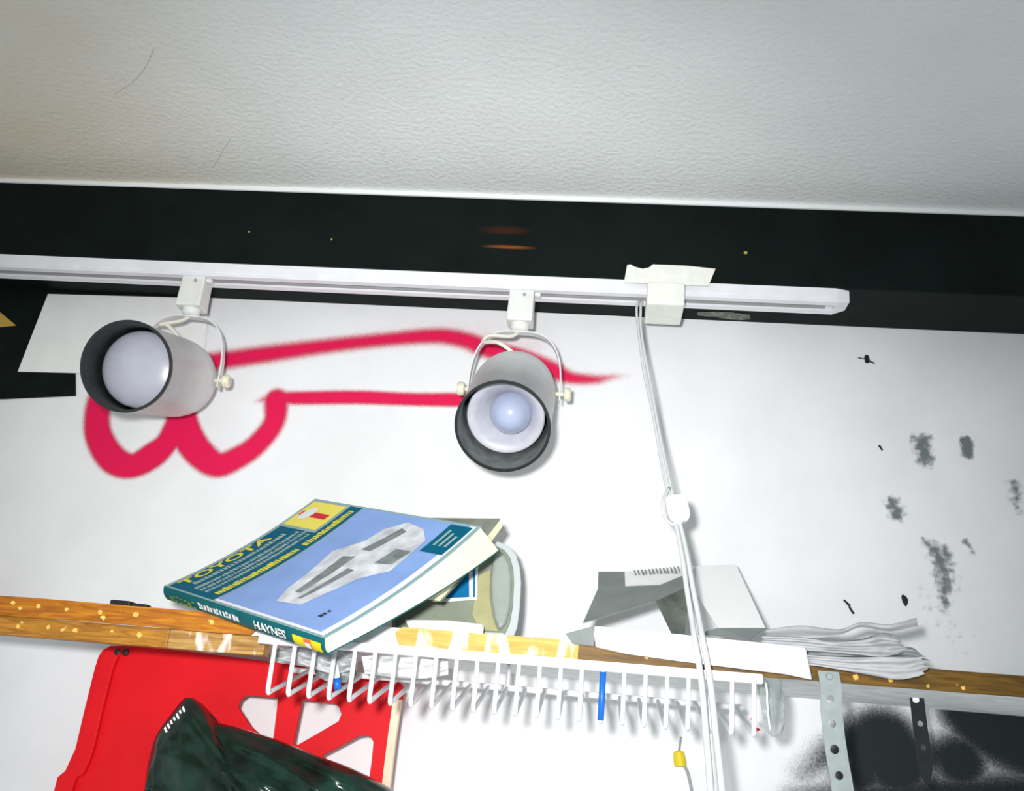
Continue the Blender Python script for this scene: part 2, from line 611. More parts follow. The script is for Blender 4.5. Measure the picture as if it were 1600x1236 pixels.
# ------------------------------------------------------------------ paint on the wall (flat, soft edged)
def paint_material(name, col, speckle, scale, rough=0.6, lo=0.35, hi=0.65):
    m = mat(name, col, rough, 0.3)
    nt = m.node_tree
    b = bsdf(m)
    at = nt.nodes.new('ShaderNodeAttribute')
    at.attribute_name = 'amount'
    tc = next(n for n in nt.nodes if n.type == 'TEX_COORD')
    n = nt.nodes.new('ShaderNodeTexNoise')
    n.inputs['Scale'].default_value = scale
    n.inputs['Detail'].default_value = 3
    nt.links.new(tc.outputs['Object'], n.inputs['Vector'])
    s = nt.nodes.new('ShaderNodeMath')
    s.operation = 'SUBTRACT'
    nt.links.new(n.outputs[0], s.inputs[0])
    s.inputs[1].default_value = 0.5
    ma = nt.nodes.new('ShaderNodeMath')
    ma.operation = 'MULTIPLY_ADD'
    nt.links.new(s.outputs[0], ma.inputs[0])
    ma.inputs[1].default_value = speckle
    nt.links.new(at.outputs['Fac'], ma.inputs[2])
    r = nt.nodes.new('ShaderNodeMapRange')
    r.interpolation_type = 'SMOOTHSTEP'
    r.inputs['From Min'].default_value = lo
    r.inputs['From Max'].default_value = hi
    nt.links.new(ma.outputs[0], r.inputs[0])
    nt.links.new(r.outputs[0], b.inputs['Alpha'])
    return m


def wall_paint(name, strokes, material, label, step=0.002, margin=0.05, y=-0.0004, noise=0.0):
    """strokes: list of polylines of (px, py, width px, strength, softness px); all lie on the wall plane"""
    segs = []
    for st in strokes:
        pts = []
        for (px, py, w, k, sf) in st:
            q = W(px, py, D)
            mm = np.linalg.norm(W(px + 1, py, D) - q)
            pts.append((q[0], q[2], w / 2 * mm, k, sf * mm))
        n = max(2, 10 * len(pts))
        segs.append(smooth_path(pts, n) if len(pts) > 2 else np.array([np.array(pts[0]) * (1 - t) + np.array(pts[-1]) * t for t in np.linspace(0, 1, n)]))
    al = np.vstack(segs)
    x0, x1 = al[:, 0].min() - margin, al[:, 0].max() + margin
    z0, z1 = al[:, 1].min() - margin, al[:, 1].max() + margin
    nx, nz = int((x1 - x0) / step) + 1, int((z1 - z0) / step) + 1
    gx, gz = np.meshgrid(x0 + np.arange(nx) * step, z0 + np.arange(nz) * step, indexing='ij')
    amt = np.zeros_like(gx)
    for sg in segs:
        for a, b in zip(sg[:-1], sg[1:]):
            ab = b[:2] - a[:2]
            L2 = max(ab @ ab, 1e-12)
            t = np.clip(((gx - a[0]) * ab[0] + (gz - a[1]) * ab[1]) / L2, 0, 1)
            d = np.hypot(gx - a[0] - t * ab[0], gz - a[1] - t * ab[1])
            w, k, sf = [a[i] + (b[i] - a[i]) * t for i in (2, 3, 4)]
            e = np.clip(0.5 - (d - w) / (2 * sf), 0, 1)
            amt = np.maximum(amt, k * e * e * (3 - 2 * e))
    keep = (amt[:-1, :-1] + amt[1:, :-1] + amt[:-1, 1:] + amt[1:, 1:]) > 0.02
    used = np.zeros_like(amt, bool)
    used[:-1, :-1] |= keep
    used[1:, :-1] |= keep
    used[:-1, 1:] |= keep
    used[1:, 1:] |= keep
    idx = -np.ones(amt.shape, int)
    idx[used] = np.arange(used.sum())
    V = np.stack([gx[used], np.full(used.sum(), y), gz[used]], 1) - ORIGIN['wall_back']
    I, J = np.nonzero(keep)
    Fc = np.stack([idx[I, J], idx[I + 1, J], idx[I + 1, J + 1], idx[I, J + 1]], 1)
    me = bpy.data.meshes.new(name)
    me.from_pydata(V.tolist(), [], Fc.tolist())
    att = me.attributes.new('amount', 'FLOAT', 'POINT')
    att.data.foreach_set('value', amt[used])
    o = link(name, me, material, wall)
    o['label'] = label
    return o


pink = paint_material('pink_spray_paint', (0.70, 0.0015, 0.070, 1), 0.18, 330, 0.55, 0.05, 0.85)
S = 17
wall_paint('graffiti', [
    [(330, 566, 24, 1, S), (420, 553, 22, 1, S), (510, 541, 18, 1, S), (600, 531, 17, 1, S), (680, 525, 20, 1, S), (725, 531, 22, 1, S), (765, 546, 24, 1, S), (815, 556, 20, .9, 14),
     (862, 578, 24, .95, 16), (890, 590, 16, .95, 14), (930, 593, 12, .8, 14), (960, 589, 8, .5, 14), (990, 587, 6, .15, 12)],
    [(400, 627, 6, .35, 10), (430, 622, 14, .9, 12), (470, 622, 18, 1, 10), (560, 621, 19, 1, 9), (640, 624, 18, 1, 9), (725, 625, 20, 1, 9)],
    [(432, 626, 34, 1, 12), (428, 660, 30, 1, 12), (402, 694, 31, 1, 12), (372, 715, 33, 1, 12), (338, 726, 36, 1, 12), (305, 700, 42, 1, 10), (285, 660, 44, 1, 10), (282, 620, 40, 1, 10)],
    [(165, 600, 36, 1, 12), (153, 640, 36, 1, 12), (154, 680, 38, 1, 10), (176, 717, 40, 1, 10), (206, 728, 36, 1, 10), (238, 712, 40, 1, 10), (262, 690, 34, 1, 10), (285, 650, 40, 1, 10)],
    [(560, 521, 30, .16, 30), (660, 512, 30, .2, 30), (740, 520, 40, .22, 34), (830, 545, 46, .22, 34)],
    [(840, 540, 5, .3, 8), (862, 532, 3, .1, 6)],
], pink, 'magenta pink spray painted looping line on the wall')

blackp = paint_material('black_spray_paint', (0.008, 0.014, 0.014, 1), 0.35, 420, 0.7, 0.15, 0.9)
wall_paint('black_spray_patch', [
    [(1345, 1175, 96, 1, 46), (1380, 1160, 105, 1, 44), (1400, 1190, 110, 1, 44)],
    [(1255, 1210, 40, .62, 60), (1300, 1180, 50, .85, 50), (1340, 1200, 90, 1, 50)],
    [(1500, 1110, 70, 1, 46), (1540, 1130, 110, 1, 50), (1600, 1150, 140, 1, 60)],
    [(1470, 1180, 60, .9, 50), (1500, 1190, 90, 1, 50)],
    [(1250, 1260, 50, .9, 60), (1400, 1260, 90, 1, 60), (1620, 1250, 90, 1, 60)],
], blackp, 'black overspray on the wall beneath the right end of the shelf')
smudge = paint_material('grey_smudge', (0.16, 0.19, 0.185, 1), 1.1, 120, 0.8, 0.22, 1.0)
wall_paint('smudges', [
    [(1440, 690, 28, .9, 18), (1446, 718, 24, .9, 18)],
    [(1510, 690, 18, 1.15, 10), (1512, 710, 16, 1.1, 10)],
    [(1394, 785, 20, .88, 16), (1402, 803, 24, .88, 16)],
    [(1440, 842, 6, .8, 14), (1462, 862, 22, .85, 18), (1474, 900, 24, .85, 20), (1477, 950, 18, .75, 18)],
    [(1476, 860, 16, .85, 16), (1490, 905, 12, .6, 16), (1502, 925, 4, .5, 10)],
    [(1508, 845, 8, .85, 10), (1520, 862, 8, .85, 10)],
    [(1585, 760, 20, .8, 18), (1590, 800, 12, .6, 18)],
    [(1450, 940, 50, .3, 50), (1500, 1000, 50, .3, 50)],
], smudge, 'grey hand smudges on the right of the wall')
inkm = paint_material('black_chips', (0.012, 0.016, 0.016, 1), 0.5, 260, 0.7, 0.3, 0.5)
wall_paint('chips', [
    [(1354, 558, 7, 1, 2), (1355, 564, 8, 1, 2)], [(1341, 559, 1.5, .8, 1.5), (1350, 561, 1.5, .8, 1.5)], [(1358, 564, 2.5, .9, 2), (1366, 568, 2, .8, 2)],
    [(1374, 697, 3, 1, 1.5), (1378, 703, 2.5, 1, 1.5)], [(1319, 938, 2.5, 1, 1.5), (1327, 946, 3.5, 1, 1.5)], [(1327, 949, 3, 1, 1.5), (1333, 958, 3.5, 1, 1.5)],
    [(1411, 932, 5, 1, 2), (1414, 938, 9, 1, 2), (1415, 946, 3, 1, 2)], [(152, 507, 1.5, .8, 1.5), (155, 501, 2, .8, 1.5)], [(232, 484, 2, .7, 1.5), (234, 487, 2, .7, 1.5)],
], inkm, 'small black chips and nicks on the wall', step=0.0009, margin=0.01, y=-0.0006)

# dark board on the wall at the left, with a pale card over it
def wall_plate(name, px, depth, y, material, parent=None, bevel=0.0):
    poly = [W(a, b, D) for a, b in px]
    for q in poly:
        q[1] = y
    return obj(name, *prism(poly, (0, -depth, 0)), material, parent, bevel=bevel)


db = wall_plate('backing_board', [(-140, 436), (330, 456), (118, 540), (119, 619), (8, 624), (-140, 628)], 0.0025, 0.0, M['darkboard'])
tag(db, 'black board fixed to the wall behind the left lamp', 'board')
cardp = wall_plate('pale_card', [(77, 461), (328, 468), (322, 540), (300, 600), (190, 586), (30, 582)], 0.0012, -0.0025, M['card'])
tag(cardp, 'pale card with a slanted left edge covering the black board', 'card')
gs = wall_plate('gold_sticker', [(27, 510), (-14, 476), (-16, 514)], 0.0005, -0.0025, M['gold'])
tag(gs, 'small gold triangle stuck on the black board', 'sticker')

# ================================================================== SHELF
DS = 0.95
zt = W(775, 992, DS)[2]                      # top of the shelf
th = 0.0185
ye = CAM[1] + DS
shelf = empty('wall_shelf', (0, ye / 2, zt - th), 'long wooden wall shelf with a worn orange front edge', 'shelf')
xl, xr = -1.6, 1.6
xm = W(980, 1030, DS)[0]
obj('board', *boxv(xl, xm, ye + 0.005, -0.0005, zt - th, zt), M['shelfwhite'], shelf)
obj('board', *boxv(xm, xr, ye + 0.005, -0.0005, zt - th, zt), M['shelfwhite'], shelf)


def edging(px0, px1, jag0, jag1, material):
    x0, x1 = W(px0, 990, DS)[0], W(px1, 990, DS)[0]
    up = [(x0, zt + 0.0005)]
    n = 14
    for k in range(1, n):
        up.append((x0 + (x1 - x0) * k / n, zt + 0.0005 + random.uniform(-.0005, .0004)))
    up.append((x1, zt + 0.0005))
    if jag1:
        up += [(x1 + 0.004, zt - 0.006), (x1 + 0.006, zt - 0.012), (x1 + 0.002, zt - 0.016)]
    lo = [(x1, zt - th)] + [(x0 + (x1 - x0) * (n - k) / n, zt - th + random.uniform(-.0006, .0004)) for k in range(1, n)] + [(x0, zt - th)]
    if jag0:
        lo += [(x0 - 0.004, zt - 0.013), (x0 - 0.007, zt - 0.005)]
    poly = [(x, ye, z) for x, z in up + lo]
    return obj('edge_strip', *prism(poly, (0, 0.005, 0)), material, shelf)


edging(-300, 391, False, True, M['wood'])
xl2 = W(414, 1005, .957)[0]
xl1 = W(262, 1000, .957)[0]
obj('ledger_strip', *boxv(xl, xl1, CAM[1] + .957, CAM[1] + .975, zt - th - .0185, zt - th - .0002), M['ledger'], shelf, bevel=.0012)
obj('ledger_strip', *boxv(xl1 + .0002, xl2, CAM[1] + .957, CAM[1] + .975, zt - th - .0185, zt - th - .0002), M['ledgerworn'], shelf, bevel=.0012)
edging(628, 905, True, False, M['woodworn'])
edging(905.3, 2000, False, False, M['wooddark'])

for k, (px, py, r, dd) in enumerate([(20, 942, 4, 0), (60, 947, 5, 0), (104, 952, 4, 0), (156, 957, 5.5, 0), (213, 960, 6, 0), (330, 971, 5, 0), (28, 979, 4, 1), (75, 980, 5, 1), (118, 985, 5, 1), (175, 986, 3, 1), (218, 992, 5, 1),
                                     (1337, 1058, 6, 0), (1392, 1063, 5, 0), (1505, 1075, 5, 0), (1010, 1027, 4, 0)]):
    rk = random.Random(k)
    dch = DS - .0004 if dd == 0 else .9566
    pl = [W(px + r * rk.uniform(.5, 1.1) * math.cos(a), py + r * rk.uniform(.5, 1.1) * math.sin(a), dch) for a in np.linspace(0, 6.283, 8)[:-1]]
    obj('chip', *prism(pl, (0, .001, 0)), M['chip'], shelf)

# ================================================================== TRACK WITH LAMPS
DTF = 1.0905                                 # front of the track
ytf = CAM[1] + DTF
TW, TH_ = 0.035, 0.019
xend = W(1308, 462, DTF)[0]
track = empty('lighting_track', (-0.2, ytf + TW / 2, Zs - TH_), 'white lighting track running along the underside of the dark beam', 'track')
prof = [(0, 0), (0, -0.0125), (0.0012, -0.0132), (0.0012, -0.0145), (0.0003, -0.0152), (0.0003, -TH_), (0.010, -TH_), (0.010, -0.006), (0.025, -0.006), (0.025, -TH_), (TW, -TH_), (TW, 0)]
tv = [(xend, ytf + a, Zs + b) for a, b in prof]
obj('rail', *prism(tv, (-2.0, 0, 0)), M['track'], track)
for yy in (0.0103, 0.0215):
    obj('conductor', *boxv(xend - 2.0, xend - 0.01, ytf + yy, ytf + yy + 0.0032, Zs - 0.0165, Zs - 0.012), M['trackdark'], track)
capv = [(xend, ytf - 0.0008, Zs), (xend, ytf - 0.0008, Zs - TH_ - 0.0008), (xend, ytf + TW, Zs - TH_ - 0.0008), (xend, ytf + TW, Zs)]
capw = [(xend + 0.016, ytf + 0.004, Zs), (xend + 0.016, ytf + 0.004, Zs - TH_ + 0.003), (xend + 0.016, ytf + TW - 0.006, Zs - TH_ + 0.003), (xend + 0.016, ytf + TW - 0.006, Zs)]
obj('end_cap', *hexa(capv, capw), M['track'], track, bevel=0.001)
ytc = ytf + TW / 2
DTC = ytc - CAM[1]


def spot(pivot_px, rim_px, stem_px, rim_r, reach, label, baffle, kind):
    P = W(*pivot_px, DTC)
    r = ray(*rim_px)
    # rim centre: on its ray, 'reach' away from the pivot, on the near side
    o = CAM - P
    b = r @ o
    a = r @ r
    c = o @ o - reach ** 2
    t = (-b - math.sqrt(max(b * b - a * c, 0))) / a
    Rm = CAM + r * t
    v = (Rm - P) / np.linalg.norm(Rm - P)
    piv = np.cross(v, (0, 0, 1))
    piv /= np.linalg.norm(piv)
    if piv[0] < 0:
        piv = -piv
    q = np.array([0, 0, 1.0])
    wd = np.cross(piv, q)
    zb = Zs - TH_
    lamp = empty('track_lamp', (P[0], ytc, P[2] - 0.06), label, 'lamp', 'spot lamps on the lighting track')
    # adapter block in the track
    hb = 0.042
    ad = obj('adapter', *hexa([(P[0] - .0155, ytc - .0135, zb + .006), (P[0] + .0155, ytc - .0135, zb + .006), (P[0] + .0155, ytc + .0135, zb + .006), (P[0] - .0155, ytc + .0135, zb + .006)],
                              [(P[0] - .0165, ytc - .0155, zb - hb), (P[0] + .0165, ytc - .0155, zb - hb), (P[0] + .0165, ytc + .0135, zb - hb), (P[0] - .0165, ytc + .0135, zb - hb)]),
             M['adapter'], lamp, bevel=0.002)
    obj('screw', *lathev([(0, .0012), (.0022, .0012), (.0022, -.001)], np.array([P[0] + .004, ytc - .0142, zb - .006]), (0, -1, 0), 12), M['trackdark'], ad)
    obj('latch', *boxv(P[0] + .0165, P[0] + .024, ytc - .012, ytc - .004, zb - .006, zb - .001), M['adapter'], ad, bevel=.001)
    obj('swivel', *lathev([(0, -.0095), (.009, -.0095), (.0115, -.006), (.0115, 0)], np.array([P[0], ytc, zb - hb]), (0, 0, 1), 20), M['adapter'], lamp, smooth=True)
    top = zb - hb - 0.011
    h = top - P[2]
    ra = rim_r + 0.0045
    # yoke: flat band bent over the lamp
    n = 40
    path, tang = [], []
    for k in range(n + 1):
        a_ = math.pi * k / n
        cx_, sz_ = math.cos(a_), math.sin(a_)
        px = ra * (abs(cx_) ** 0.62) * (1 if cx_ > 0 else -1)
        pz = h * (sz_ ** 0.78)
        path.append((px, pz))
    path = [(ra, -0.010)] + path + [(-ra, -0.010)]
    path = np.array(path)
    tg = np.gradient(path, axis=0)
    tg /= np.linalg.norm(tg, axis=1)[:, None]
    V = []
    for (x, z), (tx, tz) in zip(path, tg):
        nn = piv * -tz + q * tx
        c_ = np.array([P[0], P[1], P[2]]) + piv * x + q * z
        for sw, sn in ((-.0055, .0009), (.0055, .0009), (.0055, -.0009), (-.0055, -.0009)):
            V.append(c_ + wd * sw + nn * sn)
    Fc = [(0, 1, 2, 3)]
    for i in range(len(path) - 1):
        for k in range(4):
            Fc.append((4 * i + k, 4 * i + (k + 1) % 4, 4 * i + 4 + (k + 1) % 4, 4 * i + 4 + k))
    Fc.append(tuple(4 * (len(path) - 1) + k for k in (3, 2, 1, 0)))
    obj('yoke', V, Fc, M['yoke'], lamp)
    for s in (1, -1):
        c_ = P + piv * s * (ra - .006)
        obj('knob', *lathev([(.0028, 0), (.0028, .010), (.0075, .011), (.0085, .013), (.0085, .0175), (.007, .0195), (0, .0195)], c_, piv * s, 18), M['ivory'], lamp)
    # housing: can with a rounded back
    L = reach
    rr = rim_r
    prof = [(0, -.036), (.012, -.0355), (.026, -.032), (.037, -.026), (rr - .006, -.018), (rr - .002, -.008), (rr - .0005, .004), (rr, .02), (rr, L - .004), (rr + .0012, L - .003), (rr + .0012, L)]
    hs = obj('housing', *lathev(prof, P, v, 56), M['housing'], lamp, smooth=True)
    obj('rim', *lathev([(rr + .0014, L - .0025), (rr + .0014, L + .0006), (rr - .0018, L + .0006), (rr - .0018, L - .004)], P, v, 56), M['rimblack'], hs)
    obj('baffle', *lathev([(rr - .0019, L - .001), (rr - .0022, L - .02), (rr - .003, .03), (rr - .006, .012), (.012, .006)], P, v, 56), baffle, hs, smooth=True)
    if kind == 'flood':
        z0 = L - .040
        pr = [(.013, .006), (.018, z0 - .04), (.034, z0 - .02), (rr - .0065, z0 - .004), (rr - .0055, z0)]
        for k in range(9):
            a_ = k / 8 * math.pi / 2
            pr.append(((rr - .0055) * math.cos(a_), z0 + .014 * math.sin(a_)))
        bl = obj('bulb', *lathev(pr, P, v, 48), M['bulb'], lamp, smooth=True)
    else:
        z0 = L - .034
        pr = [(.013, .006), (.02, z0 - .036), (.034, z0 - .02), (rr - .009, z0 - .006), (rr - .0075, z0), (rr - .010, z0 + .0015), (.034, z0 - .007), (.026, z0 - .017), (.018, z0 - .026)]
        obj('reflector', *lathev(pr, P, v, 48), M['reflector'], lamp, smooth=True)
        off = R_ * .005 + U_ * .002
        pb = [(.012, z0 - .04), (.014, z0 - .026)]
        for k in range(13):
            a_ = -0.9 + k / 12 * (math.pi / 2 + 0.9)
            pb.append((.0245 * math.cos(a_), z0 - .008 + .0245 * math.sin(a_)))
        pb[-1] = (0, pb[-1][1])
        bl = obj('bulb', *lathev(pb, P + off, v, 40), M['bulb_blue'], lamp, smooth=True)
    # short supply cable looping from the swivel to the back of the can
    st = np.array([P[0], ytc, top + .002])
    back = P - v * 0.012 + np.cross(piv, v) * (rr * .92) * np.sign(np.cross(piv, v)[2])
    if kind == 'flood':
        pts = [st, st + np.array([-.008, -.006, -.010]), st + np.array([-.030, -.014, -.020]), (st + back) / 2 + np.array([-.022, -.008, .0]), back + np.array([-.006, 0, .004]), back + v * .002 - np.array([0, 0, .006])]
    else:
        pts = [st, st + np.array([-.010, -.006, -.010]), st + np.array([-.036, -.010, -.012]), st + np.array([-.042, -.012, -.022]), back + np.array([-.022, -.006, .008]), back - np.array([0, 0, .004])]
    obj('cable', *tubev(smooth_path(pts, 36), .0026, 8), M['cable_ivory'], lamp, smooth=True)
    return lamp


spot((276, 590), (197, 572), None, 0.0510, 0.150, 'left white spot lamp on the track, turned left with its shaded inside showing', M['baffle_shaded'], 'flood')
spot((803, 612), (785, 667), None, 0.0525, 0.128, 'right white spot lamp on the track with a bluish bulb, facing the camera', M['baffle_lit'], 'globe')

# feed box on the track and its torn cover plate
fb = empty('power_feed', tuple(W(1036, 498, DTC)), 'square white power feed box clipped over the track with a torn plate', 'junction box')
bx0, bx1 = W(1011, 460, 1.075)[0], W(1070, 462, 1.075)[0]
ztop = W(1040, 440, 1.073)[2]
obj('box', *boxv(bx0, bx1, CAM[1] + 1.074, CAM[1] + 1.135, W(1040, 476, 1.075)[2], ztop), M['feed'], fb, bevel=.0022)
plate = [(980, 414), (985, 413), (992, 417), (1004, 420), (1014, 418), (1020, 413), (1070, 415), (1118, 420), (1107, 446), (1040, 443), (975, 441)]
obj('plate', *prism([W(a, b, 1.082) for a, b in plate], (0, 0.0025, 0)), M['feed'], fb)

# ------------------------------------------------------------------ cord with an inline switch
cd = empty('extension_cord', tuple(W(1118, 1225, .93)), 'white twin power cord hanging from the feed box past the shelf with an inline switch', 'cord')
up_ = [(1001, 470, 1.10), (998, 482, 1.085), (998, 505, 1.075), (1004, 545, 1.06), (1012, 595, 1.05), (1022, 645, 1.035), (1034, 705, 1.02), (1044, 760, 1.0), (1050, 785, .995)]
dn_ = [(1056, 806, .99), (1063, 835, .98), (1071, 875, .965), (1078, 920, .95), (1086, 965, .935), (1092, 1000, .918), (1099, 1040, .914), (1105, 1085, .914), (1111, 1150, .914), (1116, 1200, .914), (1122, 1270, .914)]
for sgn in (-1, 1):
    w = smooth_path([W(a, b, d) for a, b, d in up_], 50)
    s_ = np.linspace(0, 1, 50)[:, None]
    side = np.array([1, 0, 0]) * sgn * (.0014 + .0013 * np.sin(s_ * 9 + (0 if sgn > 0 else .7)) ** 2)
    obj('strand', *tubev(w + side, .0016, 7), M['cord'], cd, smooth=True)
    w = smooth_path([W(a, b, d) for a, b, d in dn_], 60)
    s_ = np.linspace(0, 1, 60)[:, None]
    side = np.array([1, 0, 0]) * sgn * (.0022 + .0028 * s_) + np.array([0, .6, 0]) * np.sin(s_ * 11) * .002 * sgn
    obj('strand', *tubev(w + side, .0024 + .001 * s_[:, 0], 7), M['cord'], cd, smooth=True)
c0 = W(1057, 796, .992)
axis = W(1060, 815, .99) - W(1050, 770, .995)
axis /= np.linalg.norm(axis)
rt = np.cross(axis, (0, 1, 0))
rt /= np.linalg.norm(rt)
if rt[0] < 0:
    rt = -rt
fw = np.array([0, 1.0, 0])
ring = []
for k in range(28):
    a_ = 2 * math.pi * k / 28
    ca, sa = math.cos(a_), math.sin(a_)
    ring.append((abs(ca) ** .6 * np.sign(ca) * .0115, abs(sa) ** .6 * np.sign(sa) * .0155))
poly = [c0 + rt * (a + .001) - axis * b - fw * .007 for a, b in ring]
sw = obj('switch', *prism(poly, fw * .015), M['white'], cd, bevel=.0015)
poly = [c0 + rt * (a * .55 + .001) - axis * (b * .5) - fw * .0095 for a, b in ring]
obj('rocker', *prism(poly, fw * .004), M['white'], sw, bevel=.0008)
loop = [W(1046, 762, .996), W(1036, 782, .985), W(1036, 800, .982), W(1043, 814, .984), W(1056, 820, .985), W(1067, 812, .985), W(1071, 798, .985)]
obj('strain_loop', *tubev(smooth_path(loop, 30), .0018, 7), M['cord'], cd, smooth=True)

# ================================================================== ON THE SHELF
# ---- repair manual with a bent cover: local frame fitted so that it leans over the front edge
BR = np.array([[0.8012006, 0.5708039, -0.1796118], [-0.5659269, 0.6252613, -0.5373779], [-0.1944331, 0.5321947, 0.8239931]])
BT = np.array([-0.4506603, 0.98067905 - 1.2, 0.12646037 + 1.5])
BL, BW_, BK = 0.277, 0.205, 1.27


def bk(u, v, off=0.0):
    """u down the spine (0 top, 1 bottom), v away from the spine, off along the cover normal"""
    s = v * BW_
    y, z, a = math.sin(BK * s) / BK, (1 - math.cos(BK * s)) / BK, BK * s
    return BT + BR @ np.array([u * BL, y - math.sin(a) * off, z + math.cos(a) * off])


def th_b(v):
    return .0145 + .022 * v ** 1.4


book = empty('repair_manual', tuple(bk(.5, .1, -.03)), 'blue and teal paperback repair manual leaning over the shelf edge, cover up', 'book')
n, m_ = 9, 15
P = np.array([[bk(i / (n - 1), j / (m_ - 1)) for j in range(m_)] for i in range(n)])
Q = np.array([[bk(i / (n - 1), j / (m_ - 1), -.0006) for j in range(m_)] for i in range(n)])
cover = obj('front_cover', *shell(P, Q - P), M['pale'], book)
P = np.array([[bk(.004 + .992 * i / (n - 1), .01 + .985 * j / (m_ - 1), -.0008) for j in range(m_)] for i in range(n)])
Q = np.array([[bk(.004 + .992 * i / (n - 1), .01 + (.985 + .05 * 1) * j / (m_ - 1), -th_b(j / (m_ - 1))) for j in range(m_)] for i in range(n)])
obj('page_block', *shell(P, Q - P), M['pages'], book)
P = np.array([[bk(i / (n - 1), 1.05 * j / (m_ - 1), -th_b(j / (m_ - 1)) - .0002) for j in range(m_)] for i in range(n)])
Q = np.array([[bk(i / (n - 1), 1.05 * j / (m_ - 1), -th_b(j / (m_ - 1)) - .0008) for j in range(m_)] for i in range(n)])
obj('back_cover', *shell(P, Q - P), M['spine'], book)
ns = 8


def sp(u, t, out=0.0):
    """point on the spine: t 0 at the front cover, 1 at the back cover"""
    b = bk(u, 0, -t * .0152)
    nrm = -BR[:, 1]
    return b + nrm * (.0022 * math.sin(math.pi * t) + out)


P = np.array([[sp(i / (n - 1), j / (ns - 1)) for j in range(ns)] for i in range(n)])
spine = obj('spine', *shell(P, BR[:, 1] * .0008), M['spine'], book)


def cov_patch(name, uv, material, off=.0003, parent=None, nu=8, nv=8):
    """four-sided printed field on the cover: uv corners (u, v) in order"""
    a, b, c, d = [np.array(q, float) for q in uv]
    P = np.zeros((nu, nv, 3))
    for i in range(nu):
        for j in range(nv):
            s, t = i / (nu - 1), j / (nv - 1)
            q = (a * (1 - s) + b * s) * (1 - t) + (d * (1 - s) + c * s) * t
            P[i, j] = bk(q[0], q[1], off)
    return obj(name, *gridv(P), material, parent or cover)


def rect(u0, u1, v0, v1):
    return [(u0, v0), (u1, v0), (u1, v1), (u0, v1)]


def cov_text(name, s, u0, u1, v0, v1, material, off=.0006):
    """letters on the cover: reading direction v, feet of the letters at u1"""
    v, f = text2d(s)
    V = [bk(u1 + (u0 - u1) * y, v0 + (v1 - v0) * x, off) for x, y in v]
    return obj(name, V, f, material, cover)


def cov_lines(name, u0, u1, v0, v1, material, count, off=.0006, seed=0):
    """a row of small printed marks too blurred to read"""
    rg = random.Random(seed)
    parts = []
    w = (v1 - v0) / count
    for k in range(count):
        a = v0 + w * (k + rg.uniform(.02, .12))
        b = v0 + w * (k + rg.uniform(.65, .95))
        ua = u0 + (u1 - u0) * rg.uniform(0, .3)
        parts.append(([bk(ua, a, off), bk(u1, a, off), bk(u1, b, off), bk(ua, b, off)], [(0, 1, 2, 3)]))
    return obj(name, *join(*parts), material, cover)


cov_patch('title_band', rect(.025, .335, .012, .985), M['teal'])
cov_patch('picture_panel', rect(.345, .985, .012, .985), M['blue'])
cov_patch('panel_border', rect(.955, .985, .012, .985), M['palewhite'], .0005)
cov_patch('panel_border', rect(.345, .985, .012, .03), M['palewhite'], .0005)
cov_text('title', 'TOYOTA', .030, .085, .05, .60, M['textyellow'])
cov_lines('subtitle', .098, .128, .08, .66, M['textgrey'], 26, seed=2)
cov_lines('subtitle', .152, .178, .05, .70, M['textgrey'], 38, seed=3)
cov_lines('subtitle', .190, .214, .05, .76, M['textgrey'], 40, seed=4)
cov_lines('subtitle', .226, .248, .05, .70, M['textgrey'], 36, seed=14)
cov_lines('subtitle', .275, .315, .06, .56, M['textyellow'], 30, seed=5)
cov_lines('subtitle', .275, .315, .60, .95, M['textyellow'], 22, seed=6)
lg = cov_patch('emblem_border', rect(.012, .26, .715, .99), M['pale'], .0005)
cov_patch('emblem_field', rect(.024, .245, .735, .972), M['yellow'], .0008, lg)
cov_patch('emblem_bar', rect(.036, .215, .832, .878), M['red'], .0011, lg)
el = [(.085 + .034 * math.cos(a) + .008 * math.sin(a), .855 + .062 * math.sin(a)) for a in np.linspace(0, 2 * math.pi, 25)[:-1]]
V = [bk(.085, .855, .0014)] + [bk(u, v, .0014) for u, v in el]
obj('emblem_oval', V, [(0, k + 1, (k + 1) % 24 + 1) for k in range(24)], M['textwhite'], lg)
# cut-away vehicle picture across the blue panel
car = [(.594, .139), (.712, .162), (.729, .274), (.767, .447), (.85, .554), (.84, .696), (.829, .825), (.763, .902), (.652, .935), (.579, .847), (.56, .731), (.479, .603), (.521, .392), (.547, .25)]
cc = np.mean(car, axis=0)
V = [bk(cc[0], cc[1], .0007)]
Fc = []
dens = []
for a, b in zip(car, car[1:] + car[:1]):
    for t in (0, .33, .66):
        dens.append((a[0] + (b[0] - a[0]) * t, a[1] + (b[1] - a[1]) * t))
for k in range(4):
    for u, v in dens:
        s = (k + 1) / 4
        V.append(bk(cc[0] + (u - cc[0]) * s, cc[1] + (v - cc[1]) * s, .0007))
nd = len(dens)
Fc += [(0, 1 + k, 1 + (k + 1) % nd) for k in range(nd)]
for q in range(3):
    Fc += [(1 + q * nd + k, 1 + q * nd + (k + 1) % nd, 1 + (q + 1) * nd + (k + 1) % nd, 1 + (q + 1) * nd + k) for k in range(nd)]
veh = obj('vehicle_picture', V, Fc, M['carwhite'], cover)
cov_patch('vehicle_window', [(.60, .24), (.63, .24), (.62, .60), (.56, .58)], M['carglass'], .001, veh)
cov_patch('vehicle_window', [(.60, .66), (.65, .66), (.70, .86), (.66, .88)], M['carglass'], .001, veh)
cov_patch('vehicle_window', [(.655, .20), (.672, .20), (.70, .50), (.66, .50)], M['carglass'], .001, veh)
cov_patch('vehicle_wheel', [(.74, .58), (.82, .60), (.83, .72), (.75, .72)], M['carglass'], .001, veh)
